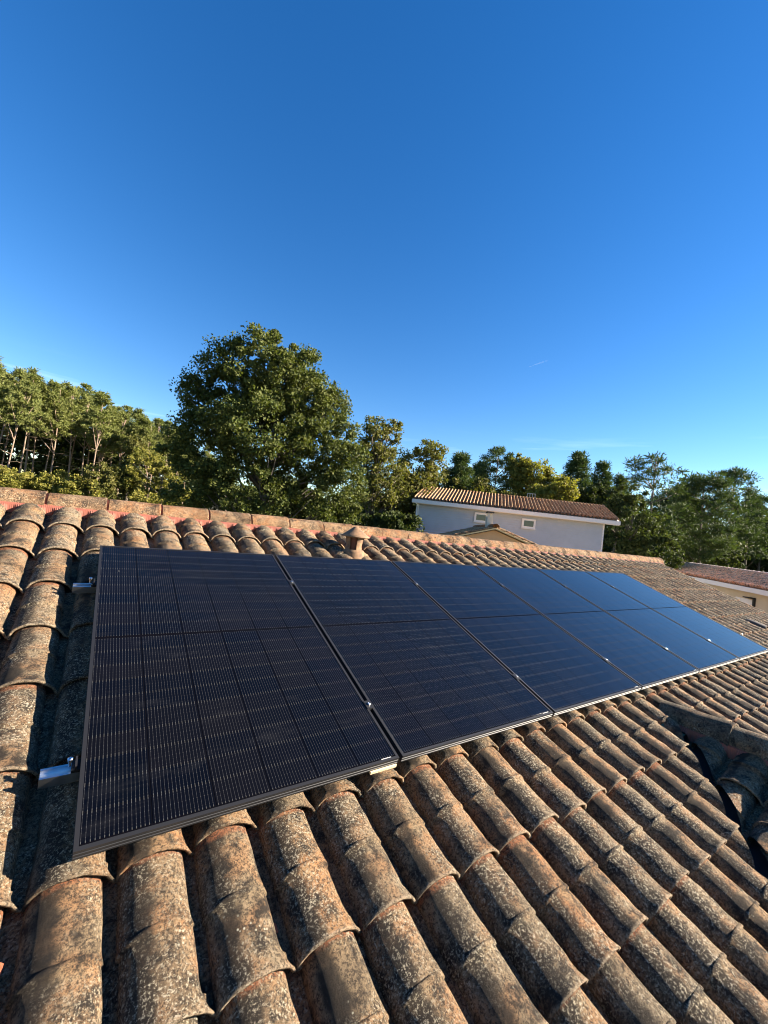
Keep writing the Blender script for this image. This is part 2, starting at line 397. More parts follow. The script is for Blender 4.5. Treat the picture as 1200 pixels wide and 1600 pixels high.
# ridge tiles along the top
def halfpipe(r0, r1, Ln, n=12, skirt=0):
    """axis along +x from 0 to Ln, open below; r0 at x=0 (wide collar end), r1 at far end"""
    m = MB(); xs = [0, .004, .018, .022, Ln * .5 - .012, Ln * .5, Ln * .5 + .004, Ln]
    for x in xs:
        t = x / Ln; r = r0 + (r1 - r0) * t + (.0025 if x < .02 else 0) + (.0015 if abs(x - Ln * .5) < .008 else 0)
        for i in range(n + 1): a = math.pi * i / n; m.v.append(Vector((x, -math.cos(a) * r, math.sin(a) * r * .92 - (skirt if i in (0, n) else 0))))
    for j in range(len(xs) - 1):
        for i in range(n): a = j * (n + 1) + i; m.f.append([a, a + 1, a + n + 2, a + n + 1])
    b = len(m.v)
    for i in range(n + 1): a = math.pi * i / n; m.v.append(Vector((0, -math.cos(a) * (r0 - .012), math.sin(a) * (r0 - .012) * .92)))
    for i in range(n): m.f.append([i + 1, i, b + i, b + i + 1])
    return m
rm = [halfpipe(.116, .110, .368, 14, .03).me('ridge_tile', True) for _ in range(1)]
rm[0].materials.append(M_RIDGE)
rp0 = W(0, VR, H0)
RL = .385; nr = int((UR - UL) / RL) + 1
u0 = .03 - RL * 7; uend = 10.42
i = 0; u = u0
zr = rp0.z + .040
while u < uend - .1:
    o = link('ridge_tile', rm[0], None, house)
    # wide collar end at the far (right) side laps the next one
    o.matrix_local = Matrix.Translation((u + .377, rp0.y, zr + rnd.uniform(-.004, .004))) @ Matrix.Rotation(math.pi + rnd.uniform(-.008, .008), 4, 'Z') @ Matrix.Rotation(rnd.uniform(-.006, .006), 4, 'Y')
    u += RL; i += 1
END_U = u
o = MB().lathe([(.0, .0), (.11, 0), (.115, .03), (.11, .035), (0, .05)], 20, Matrix.Translation((END_U + .02, rp0.y, zr)) @ Matrix.Rotation(R(90), 4, 'Y')).build('ridge_end_cap', M_RIDGE, house, True)

core = MB().tube([Vector((UL, rp0.y, zr)), Vector((END_U, rp0.y, zr))], [.098, .098], 12).build('ridge_mortar', M_RED, house, True)
# pleated red roll between the ridge tiles and the top course
def tile_height(u):
    x = ((u / PITCHU + .5) % 1 - .5) * PITCHU
    if x < 0: x = x if x > -.085 else x
    wl, wr = .093, .088; wq = wr if x > 0 else wl
    if abs(x) >= wq: return .012
    return .012 + HB * math.sqrt(max(0, 1 - (x / wq) ** 2)) 
for side_, (va, vb, vc) in enumerate(((VR + .06, VR + .112, VR + .128),)):
    m = MB(); du = .0055; nn = int((uend - UL) / du)
    for q in range(nn + 1):
        u = UL + q * du; pl = .0022 * (1 if q % 2 else -1)
        h2 = min(tile_height(u) + .004, .066)
        for vv, hh in ((va, .085), (vb, .078 + pl * .3), ((vb + vc) / 2, .5 * .078 + .5 * h2 + .004 + pl), (vc, h2 + pl)):
            m.v.append(rl(u, vv, H0 - hh))
    for q in range(nn):
        for t in range(3): a = q * 4 + t; m.f.append([a, a + 1, a + 5, a + 4])
    o = m.build('ridge_flashing', M_RED, deck)
# back slope and walls
bk = MB(); nb = 10
nn = int((UR - UL) / (PITCHU / nb))
for q in range(nn + 1):
    u = UL + q * PITCHU / nb
    for jj in range(13):
        for s_, dz in ((0, .012), (.99, 0)):
            vv = (jj + s_) * ROW; h = tile_height(u) + dz
            bk.v.append(Vector((u, rp0.y + vv * CP + h * SP, rp0.z - vv * SP + h * CP)))
per = 26
for q in range(nn):
    for t in range(per - 1): a = q * per + t; bk.f.append([a, a + per, a + per + 1, a + 1])
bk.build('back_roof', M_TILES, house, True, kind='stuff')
M_RENDER = simple_noise_mat('ochre_render', (.42, .33, .22), (.36, .28, .19), 3, .95, .3, .01)
eL = W(0, VE - .45, H0 + .12); eB = rp0.y + (rp0.y - eL.y)
wl = MB(); zt = rp0.z - .14
wl.prism([(UL + .15, eL.y, GZ), (UL + .15, eL.y, eL.z), (UL + .15, rp0.y, zt), (UL + .15, eB, eL.z), (UL + .15, eB, GZ)], (UR - UL - .30, 0, 0))
wl.build('wall', M_RENDER, house)

# the wing: cross gable running towards the camera's side
wing_end = -6.6
def wing_frame(sgn):   # local x across, y up-slope, z normal; origin on the wing ridge line
    yl = Vector((-sgn * math.cos(WP), 0, math.sin(WP))); zl = Vector((sgn * math.sin(WP), 0, math.cos(WP))); xl = yl.cross(zl)
    return Matrix(((xl.x, yl.x, zl.x, WX), (xl.y, yl.y, zl.y, 0), (xl.z, yl.z, zl.z, WZ), (0, 0, 0, 1)))
wm = MB(); half = 3.2; dz = half * math.tan(WP)
for sgn in (-1, 1):
    a = Vector((WX, VY0, WZ)); ylo = VY0 - half / kx
    P = [a, Vector((WX, wing_end, WZ)), Vector((WX + sgn * half, wing_end, WZ - dz)), Vector((WX + sgn * half, ylo, WZ - dz))]
    P = [p - Vector((0, 0, .02)) for p in P]
    wm.prism(P, (0, 0, -.10))
wroof = wm.build('wing_roof', M_DECK, house)
nLc, nRc = -nL, -nR
wacc_v, wacc_f = [], []
lowv, lowf = [], []
nw = 0
for sgn in (-1, 1):
    Fm = wing_frame(sgn); nn_ = nLc if sgn < 0 else nRc
    for k in range(0, 20):
        yy = VY0 - .06 - k * PITCHU
        for j in range(0, 8):
            dlow = .085 + (j + 1) * ROW - .05       # distance of the tile's lower end from the ridge
            if dlow > half + .3: continue
            lx = -yy if sgn < 0 else yy
            Mt = Fm @ Matrix.Translation((lx if False else (Fm.inverted() @ Vector((WX, yy, WZ))).x, -dlow, .0)) @ Matrix.Rotation(rnd.uniform(-.012, .012), 4, 'Z')
            pts = [Mt @ Vector((x, y, 0)) for x in (-.09, .14) for y in (0, .43)]
            ds = [side(p, nn_) for p in pts]
            if max(ds) < GUT - .005: continue
            pl = [(A0 + nn_ * (GUT - .005), nn_)] if min(ds) < GUT - .005 else None
            hires = sgn < 0 and k < 11 and nw < 34
            me = HI[rnd.randrange(6)] if hires else LO[rnd.randrange(3)]
            if pl: me = cut_mesh(me, Mt, pl, 'roof_tile')
            if me is None: continue
            if hires:
                if pl: me.materials.clear()
                if pl: me.materials.append(M_WING)
                o = link('roof_tile', me, None, wroof); o.matrix_local = Mt; nw += 1
            else: add_stuff(me, Mt, lowv, lowf)
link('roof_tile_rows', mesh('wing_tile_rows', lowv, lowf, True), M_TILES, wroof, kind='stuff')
# wing ridge tiles
wrm = halfpipe(.118, .104, .43, 12, .02).me('ridge_tile', True); wrm.materials.append(M_WING)
yy = VY0 + .06
q = 0
while yy > wing_end:
    o = link('ridge_tile', wrm, None, wroof)
    # collar end down the ridge (away from the main roof)
    o.matrix_local = Matrix.Translation((WX, yy - .42, WZ + .060 + rnd.uniform(-.004, .004))) @ Matrix.Rotation(R(90) + rnd.uniform(-.012, .012), 4, 'Z') @ Matrix.Rotation(R(.8), 4, 'Y')
    yy -= .40; q += 1
for sgn in (-1, 1):
    m = MB(); Fm = wing_frame(sgn); du = .0055; nn = int((VY0 - .02 - wing_end) / du)
    for q in range(nn + 1):
        yq = VY0 - .02 - q * du; pl = .002 * (1 if q % 2 else -1); xl = (Fm.inverted() @ Vector((WX, yq, WZ))).x
        h2 = tile_height((yq + VY0 + .06) if sgn < 0 else -(yq + VY0)) 
        h2 = tile_height(((VY0 - .06) - yq) * (1 if sgn < 0 else -1)); h1 = max(.085, .5 * h2 + .055)
        for dd, hh in ((.05, .085), (.10, .078 + pl), (.112, .5 * .078 + .5 * min(h2, .062) + pl), (.128, min(h2, .062) + pl)):
            m.v.append(Fm @ Vector((xl, -dd, hh)))
    for q in range(nn):
        for t in range(3): a = q * 4 + t; m.f.append([a, a + 1, a + 5, a + 4] if sgn > 0 else [a + 4, a + 5, a + 1, a])
    m.build('ridge_flashing', M_RED, wroof)
# valley gutters: folded dark sheet
for sgn in (-1, 1):
    m = MB(); dirv = Vector((sgn * kx, -1, -math.tan(PITCH))); dn = dirv.normalized()
    a = Vector((WX, VY0, WZ)); Lg = half / kx
    no = nL if sgn < 0 else nR
    for t in np.linspace(0, Lg, 12):
        p = a + dirv * t + Vector((0, 0, .006))
        for off in (-.16, -.02, .02, .16):
            dzz = (no * off).y * math.tan(PITCH) if off > 0 else abs((no * off).x) * math.tan(WP) 
            m.v.append(p + no * off + Vector((0, 0, dzz)))
    for q in range(11):
        for t in range(3): b = q * 4 + t; m.f.append([b, b + 1, b + 5, b + 4])
    m.build('valley_gutter', M_ZINC, house)
wl = MB()
wl.prism([(WX - half + .4, wing_end + .3, GZ), (WX - half + .4, wing_end + .3, WZ - dz), (WX, wing_end + .3, WZ - .12), (WX + half - .4, wing_end + .3, WZ - dz), (WX + half - .4, wing_end + .3, GZ)], (0, 2.2, 0))
wl.build('wing_wall', M_RENDER, house)

# torn green membrane showing in the head of the valley, broken red clay chip
gm = MB()
for i in range(4):
    for j in range(4): gm.v.append(W(3.33 + .035 * j + .012 * math.sin(i * 2.1), 2.13 + .042 * i, H0 - .035 - .012 * math.sin(i * 1.7 + j) - .01 * j))
for i in range(3):
    for j in range(3): a = i * 4 + j; gm.f.append([a, a + 1, a + 5, a + 4])
o = gm.build('membrane_scrap', M_GREEN, None, True); o['label'] = 'torn scrap of dark green membrane poking out at the head of the roof valley'; o['category'] = 'membrane'
ch = MB().prism([(-.05, -.03, 0), (.045, -.04, 0), (.055, .02, 0), (.01, .05, 0), (-.04, .035, 0)], (0, 0, .014))
o = ch.build('tile_fragment', M_REDTILE); o.matrix_world = ROT @ Matrix.Translation(rl(-.168, 2.05, H0 - .022)) @ Matrix.Rotation(.3, 4, 'X'); o['label'] = 'broken bright red clay piece lying in the pan at the left picture edge'; o['category'] = 'tile fragment'
ch = MB().prism([(-.008, -.012, 0), (.008, -.01, 0), (.006, .012, 0), (-.005, .014, 0)], (0, 0, .010))
o = ch.build('tile_fragment', M_REDTILE); o.matrix_world = ROT @ Matrix.Translation(rl(.515, 2.21, H0 - .024)) @ Matrix.Rotation(.5, 4, 'Y'); o['label'] = 'tiny orange clay chip caught in the pan below the second solar panel column'; o['category'] = 'tile fragment'
o['label'] = 'tiny orange clay chip caught between tile rows below the nearest solar panel'

# terracotta vent cowl behind the second panel
vb = W(2.07, -.30, H0 - .045)
cowl = thing('vent_cowl', 'terracotta roof vent cowl with conical cap behind the second solar panel', 'roof vent', vb)
R_ = .084
def gapf(j, k): return 3 <= j <= 4 and (k % 6) in (2, 3, 4)
MB().lathe([(R_ + .028, -.03), (R_ + .026, .05), (R_ + .018, .062), (R_ + .004, .075), (R_ - .002, .12), (R_ + .012, .19), (R_ + .016, .205)], 24, gap=gapf).build('body', M_CLAY, cowl, True)
MB().lathe([(R_ - .014, .0), (R_ - .014, .07), (R_ - .016, .12), (R_, .2)], 24, gap=lambda j, k: False).build('flue', M_CLAYIN, cowl, True)
MB().lathe([(0, .30), (.018, .298), (.032, .288), (.07, .258), (.112, .226), (.140, .208), (.142, .200), (.136, .196), (.10, .205), (0, .215)], 32).build('cap', M_CLAY, cowl, True)
fl = MB()
fl.box((-.105, -.13, -.03), (.105, .13, .012), Matrix.Rotation(PITCH, 4, 'X'))
fl.build('base_tile', M_CLAY, cowl)

# ------------------------------------------------------------------ solar panels and rails
LIP, TH = .012, .033
def bar(p0, p1, inward, name_m):   # extruded profile with two grooves on its outer face
    d = (p1 - p0)
    prof = [(0, 0), (LIP, 0), (LIP, -.002), (.002 + .001, -.002 - .001), (.003, -TH + .002), (.028, -TH + .002), (.028, -TH), (0, -TH), (0, -TH + .006), (.0016, -TH + .007), (.0016, -TH + .0115), (0, -TH + .0125), (0, -.014), (.0016, -.013), (.0016, -.009), (0, -.008)]
    m = MB(); n_ = len(prof)
    for p, s in ((p0, 1), (p1, -1)):
        for a, b in prof: m.v.append(p + inward * a + Vector((0, 0, b)) + d.normalized() * a * s)
    for i in range(n_): m.f.append([i, (i + 1) % n_, n_ + (i + 1) % n_, n_ + i])
    m.f.append(list(range(n_))[::-1]); m.f.append([n_ + i for i in range(n_)])
    return m
c4 = [Vector((0, 0, 0)), Vector((PW, 0, 0)), Vector((PW, -PH, 0)), Vector((0, -PH, 0))]
inw = [Vector((0, -1, 0)), Vector((-1, 0, 0)), Vector((0, 1, 0)), Vector((1, 0, 0))]
bars = [bar(c4[i], c4[(i + 1) % 4], inw[i], '').me('frame_bar') for i in range(4)]
for b in bars: b.materials.append(M_BLACK)
sheet = MB().box((LIP - .002, -PH + LIP - .002, -.006), (PW - LIP + .002, -LIP + .002, -.0030)).me('backsheet'); sheet.materials.append(M_SHEET)
cell = MB(); cw, chh = CW_ / 2, CH_ / 2; ch_ = .0035
pp = [(-cw + ch_, -chh), (cw - ch_, -chh), (cw, -chh + ch_), (cw, chh - ch_), (cw - ch_, chh), (-cw + ch_, chh), (-cw, chh - ch_), (-cw, -chh + ch_)]
cell = MB().prism([(x, y, .0008) for x, y in pp], (0, 0, -.0012)).me('solar_cell'); cell.materials.append(M_CELL)
lab = mat('pale_label', (.40, .40, .38), .6)
labels = ['nearest solar panel, leftmost of the row, full of fine silver wire lines', 'second solar panel from the left, in front of the terracotta vent cowl',
          'third solar panel from the left, dark with faint blue sky reflection', 'fourth solar panel from the left, bluish grey, right of the centre of the row',
          'fifth solar panel from the left, blue from reflected sky, next to last', 'last solar panel at the far right end, palest blue of the row']
for i in range(6):
    t = thing('solar_panel', labels[i], 'solar panel', W(i * 1.154, 0, 0), (PITCH, 0, 0), 'black solar panels mounted in a row on the tiled roof')
    for b in bars: link('frame_bar', b, None, t)
    link('backsheet', sheet, None, t)
    for r_ in range(20):
        for q in range(6):
            x = PW / 2 + (q - 2.5) * (CW_ + .0045); y = -(.0155 + CH_ / 2 + r_ * (CH_ + .0012) + (.016 if r_ > 9 else 0))
            o = link('solar_cell', cell, None, t); o.location = (x, y, -.0030)
    o = MB().box((PW - .085, -PH + .0135, -.0028), (PW - .035, -PH + .0165, -.0022)).build('label_strip', lab, t)
railt = ['lower', 'upper']
def rail_profile(x0, x1):
    m = MB(); Hh, Wd = .040, .036
    prof = [(-Wd / 2, 0), (-Wd / 2, Hh), (-.009, Hh), (-.009, Hh - .003), (-Wd / 2 + .003, Hh - .003), (-Wd / 2 + .003, Hh - .018), (Wd / 2 - .003, Hh - .018), (Wd / 2 - .003, Hh - .003), (.009, Hh - .003), (.009, Hh), (Wd / 2, Hh), (Wd / 2, 0)]
    n_ = len(prof)
    for x in (x0, x1):
        for a, b in prof: m.v.append(Vector((x, a, b)))
    for i in range(n_): m.f.append([i, n_ + i, n_ + (i + 1) % n_, (i + 1) % n_])
    return m
for v_, nm in ((.43, 'upper'), (1.60, 'lower')):
    t = thing('mounting_rail', f'silver aluminium {nm} mounting rail under the solar panels, its end sticking out left', 'rail', W(0, v_, TH + .0405), (PITCH, 0, 0), 'mounting rails under the solar panels')
    # open-topped channel, as its end shows
    m = MB(); Hh, Wd = .040, .040
    prof = [(-Wd / 2, 0), (-Wd / 2, Hh), (-Wd / 2 + .007, Hh), (-Wd / 2 + .007, Hh - .002), (-Wd / 2 + .002, Hh - .002), (-Wd / 2 + .002, Hh - .022), (Wd / 2 - .002, Hh - .022), (Wd / 2 - .002, Hh - .002), (Wd / 2 - .007, Hh - .002), (Wd / 2 - .007, Hh), (Wd / 2, Hh), (Wd / 2, 0)]
    n_ = len(prof)
    for x in (-.105, 6.93):
        for a, b in prof: m.v.append(Vector((x, a, b)))
    for i in range(n_): m.f.append([i, n_ + i, n_ + (i + 1) % n_, (i + 1) % n_])
    m.f.append([0, 1, 2, 3, 4, 5]); m.f.append([5, 6, 11, 0]); m.f.append([6, 7, 8, 9, 10, 11])
    m.build('channel', M_ALU, t)
    zt = .0405 + TH
    for i in range(7):
        x = i * 1.154 - .010
        if i == 0: x = -.012
        if i in (0, 6):
            s = -1 if i == 0 else 1; xx = x if i == 0 else x + .004
            cl = MB().box((xx - .012, -.02, .0405), (xx + .012, .02, .052)).box((xx - .003, -.02, .052), (xx + .003, .02, zt - .004)).build('end_clamp', M_BLACK, t)
            MB().lathe([(0, .052), (.0042, .052), (.0042, zt + .004), (.0075, zt + .004), (.0078, zt + .011), (.005, zt + .013), (0, zt + .013)], 12, Matrix.Translation((xx - .018 * (1 if i == 0 else -1), 0, 0))).build('bolt', M_STEEL, cl)
        else:
            cl = MB().box((x - .019, -.025, zt + .0004), (x + .019, .025, zt + .0032)).box((x - .007, -.025, .0405), (x + .007, .025, zt + .0004)).build('mid_clamp', M_BLACK, t)
            MB().lathe([(0, zt + .0032), (.0075, zt + .0032), (.0078, zt + .009), (.005, zt + .011), (0, zt + .0085)], 12, Matrix.Translation((x, 0, 0))).build('bolt', M_STEEL, cl)
o = MB().box((0, -.014, 0), (.135, .004, .012)).build('pale_strip', M_PALETAN); o.matrix_world = ROT @ Matrix.Translation(rl(.995, PH - .008, TH + .013))  # short pale bar set just below the frame's lower edge
o['label'] = 'small pale strip just under the lower edge of the nearest solar panel'; o['category'] = 'wood strip'

# ------------------------------------------------------------------ houses behind
M_WHITE = mat('white_paint', (.66, .66, .64), .6); M_SIDING = simple_noise_mat('pale_siding', (.45, .48, .51), (.40, .43, .46), 2, .6, 0)
M_GLASSD = mat('dark_glass', (.03, .035, .04), .08, 0, .8)
M_CREAM = simple_noise_mat('cream_render', (.55, .50, .40), (.50, .45, .36), 4, .9)
M_PEACH = simple_noise_mat('peach_render', (.50, .32, .18), (.44, .28, .16), 3, .9)
M_FARTILE = tile_material('far_roof_tiles', per_object=False, tint=(2.2, 2.0, 1.85), scale=.6)
M_PINKTILE = tile_material('far_pink_tiles', per_object=False, tint=(4.2, 3.5, 3.4), scale=.6)
E1 = Vector((.7599, -.6500, 0)); E2 = Vector((.6500, .7599, 0))
def frame(o, ex=E1):
    ey = Vector((-ex.y, ex.x, 0)); return Matrix(((ex.x, ey.x, 0, o.x), (ex.y, ey.y, 0, o.y), (0, 0, 1, o.z), (0, 0, 0, 1)))
def corrug(p00, p10, p01, p11, cols, rows, hh=.05, sub=8):
    """tiled slope: p00->p10 along eave, p01/p11 the ridge ends"""
    m = MB(); nx = cols * sub
    nrm = (p10 - p00).cross(p01 - p00).normalized()
    if nrm.z < 0: nrm = -nrm
    for i in range(nx + 1):
        s = i / nx; x = (i / sub) % 1; hz = hh * max(0, math.cos((x - .5) * math.pi / .62)) ** .8 if abs(x - .5) < .31 else 0
        a = p00.lerp(p10, s); b = p01.lerp(p11, s)
        for j in range(rows):
            for q, dz in ((0.0, .02), (.97, .0)):
                p = a.lerp(b, (j + q) / rows); m.v.append(p + nrm * (hz + dz))
    per = rows * 2
    for i in range(nx):
        for j in range(per - 1): a = i * per + j; m.f.append([a, a + per, a + per + 1, a + 1])
    return m
# -- long pale house with two small windows
O1 = Vector((16.533, 17.582, 0)); T1 = frame(O1)
h1 = thing('long_house', 'long pale clad house with two small windows and tiled roof behind the ridge', 'house', (0, 0, 0)); h1.matrix_world = T1
Le, Ze, Dp, Rz, sk = 12.77, 2.146, 3.45, 1.12, .62
V3 = lambda *a: Vector(a)
wall = MB(); x0, x1, y0, y1 = .42, Le - .75, .38, 2 * Dp - .4; zb, ztp = GZ, Ze - .04
ns = 44; # lapped boards on the front, each with its own shadow step
for i in range(ns):
    za, zb_ = ztp - (i + 1) * .15, ztp - i * .15
    if za < GZ: break
    wall.v += [Vector((x0, y0, zb_)), Vector((x1, y0, zb_)), Vector((x1, y0 - .055, za)), Vector((x0, y0 - .055, za)), Vector((x1, y0, za)), Vector((x0, y0, za))]
    b = len(wall.v) - 6; wall.f += [[b, b + 3, b + 2, b + 1], [b + 3, b + 5, b + 4, b + 2]]
wall.box((x0, y0 + .003, GZ), (x1, y1, ztp))
wall.prism([(x0 + .01, y0 + .05, ztp), (x0 + .01, y1 - .05, ztp), (x0 + .01, Dp, Ze + Rz - .15)], (x1 - x0 - .02, 0, 0))
wall.build('wall', M_SIDING, h1)
for xx in (x0 - .03, x1 - .05): MB().box((xx, y0 - .05, GZ), (xx + .08, y0 + .08, ztp)).build('corner_board', M_WHITE, h1)
MB().tube([V3(x0 - .09, y0 - .06, Ze - .2), V3(x0 - .09, y0 - .06, GZ)], [.05, .05], 8).build('downpipe', M_WHITE, h1)
rf = MB().prism([(0, 0, Ze - .02), (Le, 0, Ze - .02), (Le + .4, Dp, Ze + Rz - .02), (sk, Dp, Ze + Rz - .02)], (0, 0, -.06)).prism([(sk, Dp, Ze + Rz - .02), (Le + .4, Dp, Ze + Rz - .02), (Le + .4, 2 * Dp, Ze - .02), (sk, 2 * Dp, Ze - .02)], (0, 0, -.06)).build('roof', M_WHITE, h1)
corrug(V3(0, -.03, Ze + .0), V3(Le, -.03, Ze), V3(sk, Dp, Ze + Rz), V3(Le + .4, Dp, Ze + Rz), 58, 9, .16).build('roof_tile_rows', M_FARTILE, rf, True, kind='stuff')
corrug(V3(Le + .4, 2 * Dp, Ze), V3(sk, 2 * Dp, Ze), V3(Le + .4, Dp, Ze + Rz), V3(sk, Dp, Ze + Rz), 56, 9, .13).build('roof_tile_rows', M_FARTILE, rf, True, kind='stuff')
MB().tube([V3(sk - .02, Dp, Ze + Rz + .03), V3(Le + .42, Dp, Ze + Rz + .03)], [.085, .085], 10).build('ridge_cap', tile_material('dark_ridge', False, (.8, .7, .6)), rf, True)
MB().box((-.02, -.09, Ze - .24), (Le + .02, -.032, Ze - .01)).build('fascia', M_WHITE, h1)
MB().box((0, -.03, Ze - .26), (Le, y0 - .03, Ze - .235)).build('soffit', M_WHITE, h1)
def hit(px, py, T, y):   # image ray against the plane y=const of a building frame
    Ti = T.inverted(); o_ = Ti @ CAM; d_ = Ti.to_3x3() @ ray(px, py); k_ = (y - o_.y) / d_.y; return o_ + d_ * k_
for pa, pb in (((742, 800.5), (760.5, 817)), ((814.5, 809.5), (837, 827))):
    a = hit(*pa, T1, y0 - .05); b = hit(*pb, T1, y0 - .05); xa, xb = a.x, b.x; zc = (a.z + b.z) / 2 ; zh = .30
    xc = (xa + xb) / 2; wdt = .42
    win = MB(); ft = .12
    win.box((xc - wdt, y0 - .13, zc - zh), (xc + wdt, y0 - .025, zc - zh + ft)).box((xc - wdt, y0 - .13, zc + zh - ft), (xc + wdt, y0 - .025, zc + zh))
    win.box((xc - wdt, y0 - .13, zc - zh + ft), (xc - wdt + ft, y0 - .025, zc + zh - ft)).box((xc + wdt - ft, y0 - .13, zc - zh + ft), (xc + wdt, y0 - .025, zc + zh - ft))
    wo = win.build('window', M_WHITE, h1)
    MB().box((xc - wdt + ft, y0 - .105, zc - zh + ft), (xc + wdt - ft, y0 - .09, zc + zh - ft)).build('pane', M_GLASSD, wo)
    MB().box((xc - wdt - .03, y0 - .16, zc - zh - .04), (xc + wdt + .03, y0 - .03, zc - zh - .004)).build('sill', M_WHITE, wo)
a = hit(829, 779, T1, Dp + .4)
ch = MB()
for q in range(4): ch.box((a.x - .28 + .18 * q, Dp + .3, Ze + Rz - .3), (a.x - .25 + .18 * q, Dp + .36, Ze + Rz + .42))
ch.box((a.x - .28, Dp + .3, Ze + Rz + .40), (a.x + .32, Dp + .36, Ze + Rz + .43))
ch.build('roof_rack', mat('grey_metal', (.35, .36, .36), .5, .5), h1)
# -- small gable house in front of it
G0 = atd(775, 821, 17.5); T2 = frame(Vector((G0.x, G0.y, 0)))
h2 = thing('gable_house', 'small peach gabled house with cream chimney in front of the long pale house', 'house'); h2.matrix_world = T2
gz = G0.z - .10; hw = 4.4; sl_ = math.tan(R(18)); Lg = 7
MB().prism([(-hw + .3, .25, GZ), (-hw + .3, .25, gz - (hw - .3) * sl_ - .1), (0, .25, gz - .1), (hw - .3, .25, gz - (hw - .3) * sl_ - .1), (hw - .3, .25, GZ)], (0, Lg, 0)).build('wall', M_PEACH, h2)
rf2 = MB().prism([(-hw, 0, gz - hw * sl_), (0, 0, gz), (hw, 0, gz - hw * sl_), (hw, 0, gz - hw * sl_ - .06), (0, 0, gz - .06), (-hw, 0, gz - hw * sl_ - .06)], (0, Lg + .4, 0)).build('roof', M_PALETAN, h2)
corrug(V3(-hw, 0.08, gz - hw * sl_), V3(-hw, Lg + .4, gz - hw * sl_), V3(0, 0.08, gz), V3(0, Lg + .4, gz), 32, 11, .06).build('roof_tile_rows', M_FARTILE, rf2, True, kind='stuff')
corrug(V3(hw, Lg + .4, gz - hw * sl_), V3(hw, 0.08, gz - hw * sl_), V3(0, Lg + .4, gz), V3(0, 0.08, gz), 32, 11, .06).build('roof_tile_rows', M_FARTILE, rf2, True, kind='stuff')
vm = halfpipe(.085, .075, .43, 8).me('verge_tile', True); vm.materials.append(tile_material('verge_clay', True, (1.5, 1.3, 1.15), scale=.7))
for s in (-1, 1):
    for q in range(11):
        d0 = .12 + q * .40; o = link('verge_tile', vm, None, rf2)
        ang = math.atan(sl_)
        # collar at the lower end
        xx = s * (d0 + .42) * math.cos(ang); zz = gz - (d0 + .42) * math.sin(ang)
        o.matrix_local = Matrix.Translation((xx, .03, zz + .02)) @ Matrix.Rotation(math.pi if s > 0 else 0, 4, 'Z') @ Matrix.Rotation(-ang, 4, 'Y')
vr = halfpipe(.15, .13, .43, 10).me('ridge_tile', True); vr.materials.append(vm.materials[0])
for q in range(18):
    o = link('ridge_tile', vr, None, rf2); o.matrix_local = Matrix.Translation((0, -.10 + q * .4, gz + .03)) @ Matrix.Rotation(R(90), 4, 'Z')
cz = G0.z
chm = MB().box((-.18, 1.4, gz - .4), (.08, 1.9, gz + .50)).build('chimney', M_CREAM, h2)
cp = MB().box((-.20, 1.36, gz + .68), (.10, 1.94, gz + .74))
cp.build('chimney_cap', mat('dark_slab', (.05, .045, .04), .8), h2)
for xx in (-.16, .00):
    for y_ in (1.42, 1.8): MB().box((xx, y_, gz + .50), (xx + .06, y_ + .06, gz + .68)).build('cap_post', M_CREAM, h2)
# -- hipped pink-tiled house at the right
A = atd(1081, 882, 1.0) - CAM; az = math.atan2(A.x, A.y); dA = 40.0
Av = CAM + Vector((math.sin(az), math.cos(az), 0)) * dA; Av.z = CAM.z - dA * math.tan(R(.60))
dth = R(226); e3 = Vector((math.sin(dth), math.cos(dth), 0)); T3 = frame(Vector((Av.x, Av.y, 0)), e3)
# local x runs along the ridge towards the viewer's right, local -y faces away; front slope is on +y or -y:
fs = 1 if (T3.inverted() @ CAM).y > 0 else -1
h3 = thing('hipped_house', 'hip roofed house with pinkish tiles and beige wall at the right edge', 'house'); h3.matrix_world = T3
zr3 = Av.z; hw3 = 2.7; ze3 = zr3 - hw3 * math.tan(R(14)); L3 = 19
P_ = lambda x, y, z: V3(x, y * fs, z)
rf3 = MB().prism([P_(-hw3, hw3, ze3), P_(L3, hw3, ze3), P_(L3, 0, zr3), P_(0, 0, zr3)], (0, 0, -.1)).prism([P_(-hw3, -hw3, ze3), P_(-hw3, hw3, ze3), P_(0, 0, zr3)], (0, 0, -.1)).prism([P_(0, 0, zr3), P_(L3, 0, zr3), P_(L3, -hw3, ze3), P_(-hw3, -hw3, ze3)], (0, 0, -.1)).build('roof', M_FARTILE, h3)
corrug(P_(0, hw3, ze3 + .01), P_(L3, hw3, ze3 + .01), P_(0, 0, zr3 + .01), P_(L3, 0, zr3 + .01), 88, 8, .16).build('roof_tile_rows', M_PINKTILE, rf3, True, kind='stuff')
corrug(P_(-hw3, hw3, ze3 + .01), P_(0, hw3, ze3 + .01), P_(-.02, .02, zr3 + .01), P_(0, 0, zr3 + .01), 12, 8, .09).build('roof_tile_rows', M_PINKTILE, rf3, True, kind='stuff')
corrug(P_(-hw3, -hw3, ze3 + .01), P_(-hw3, hw3, ze3 + .01), P_(0, 0, zr3 + .01), P_(0, 0.02, zr3 + .01), 24, 8, .09).build('roof_tile_rows', M_PINKTILE, rf3, True, kind='stuff')
M_PALECLAY = simple_noise_mat('pale_clay', (.66, .54, .45), (.56, .46, .38), 6, .9)
for (p, q_) in ((P_(0, 0, zr3), P_(L3, 0, zr3)), (P_(0, 0, zr3), P_(-hw3, hw3, ze3))):
    n_ = int((q_ - p).length / .4)
    for i in range(n_):
        a = p.lerp(q_, i / n_) + V3(0, 0, .05); b = p.lerp(q_, (i + 1) / n_) + V3(0, 0, .05)
        MB().tube([a, b], [.13, .11], 8).build('ridge_tile', M_PALECLAY, rf3, True)
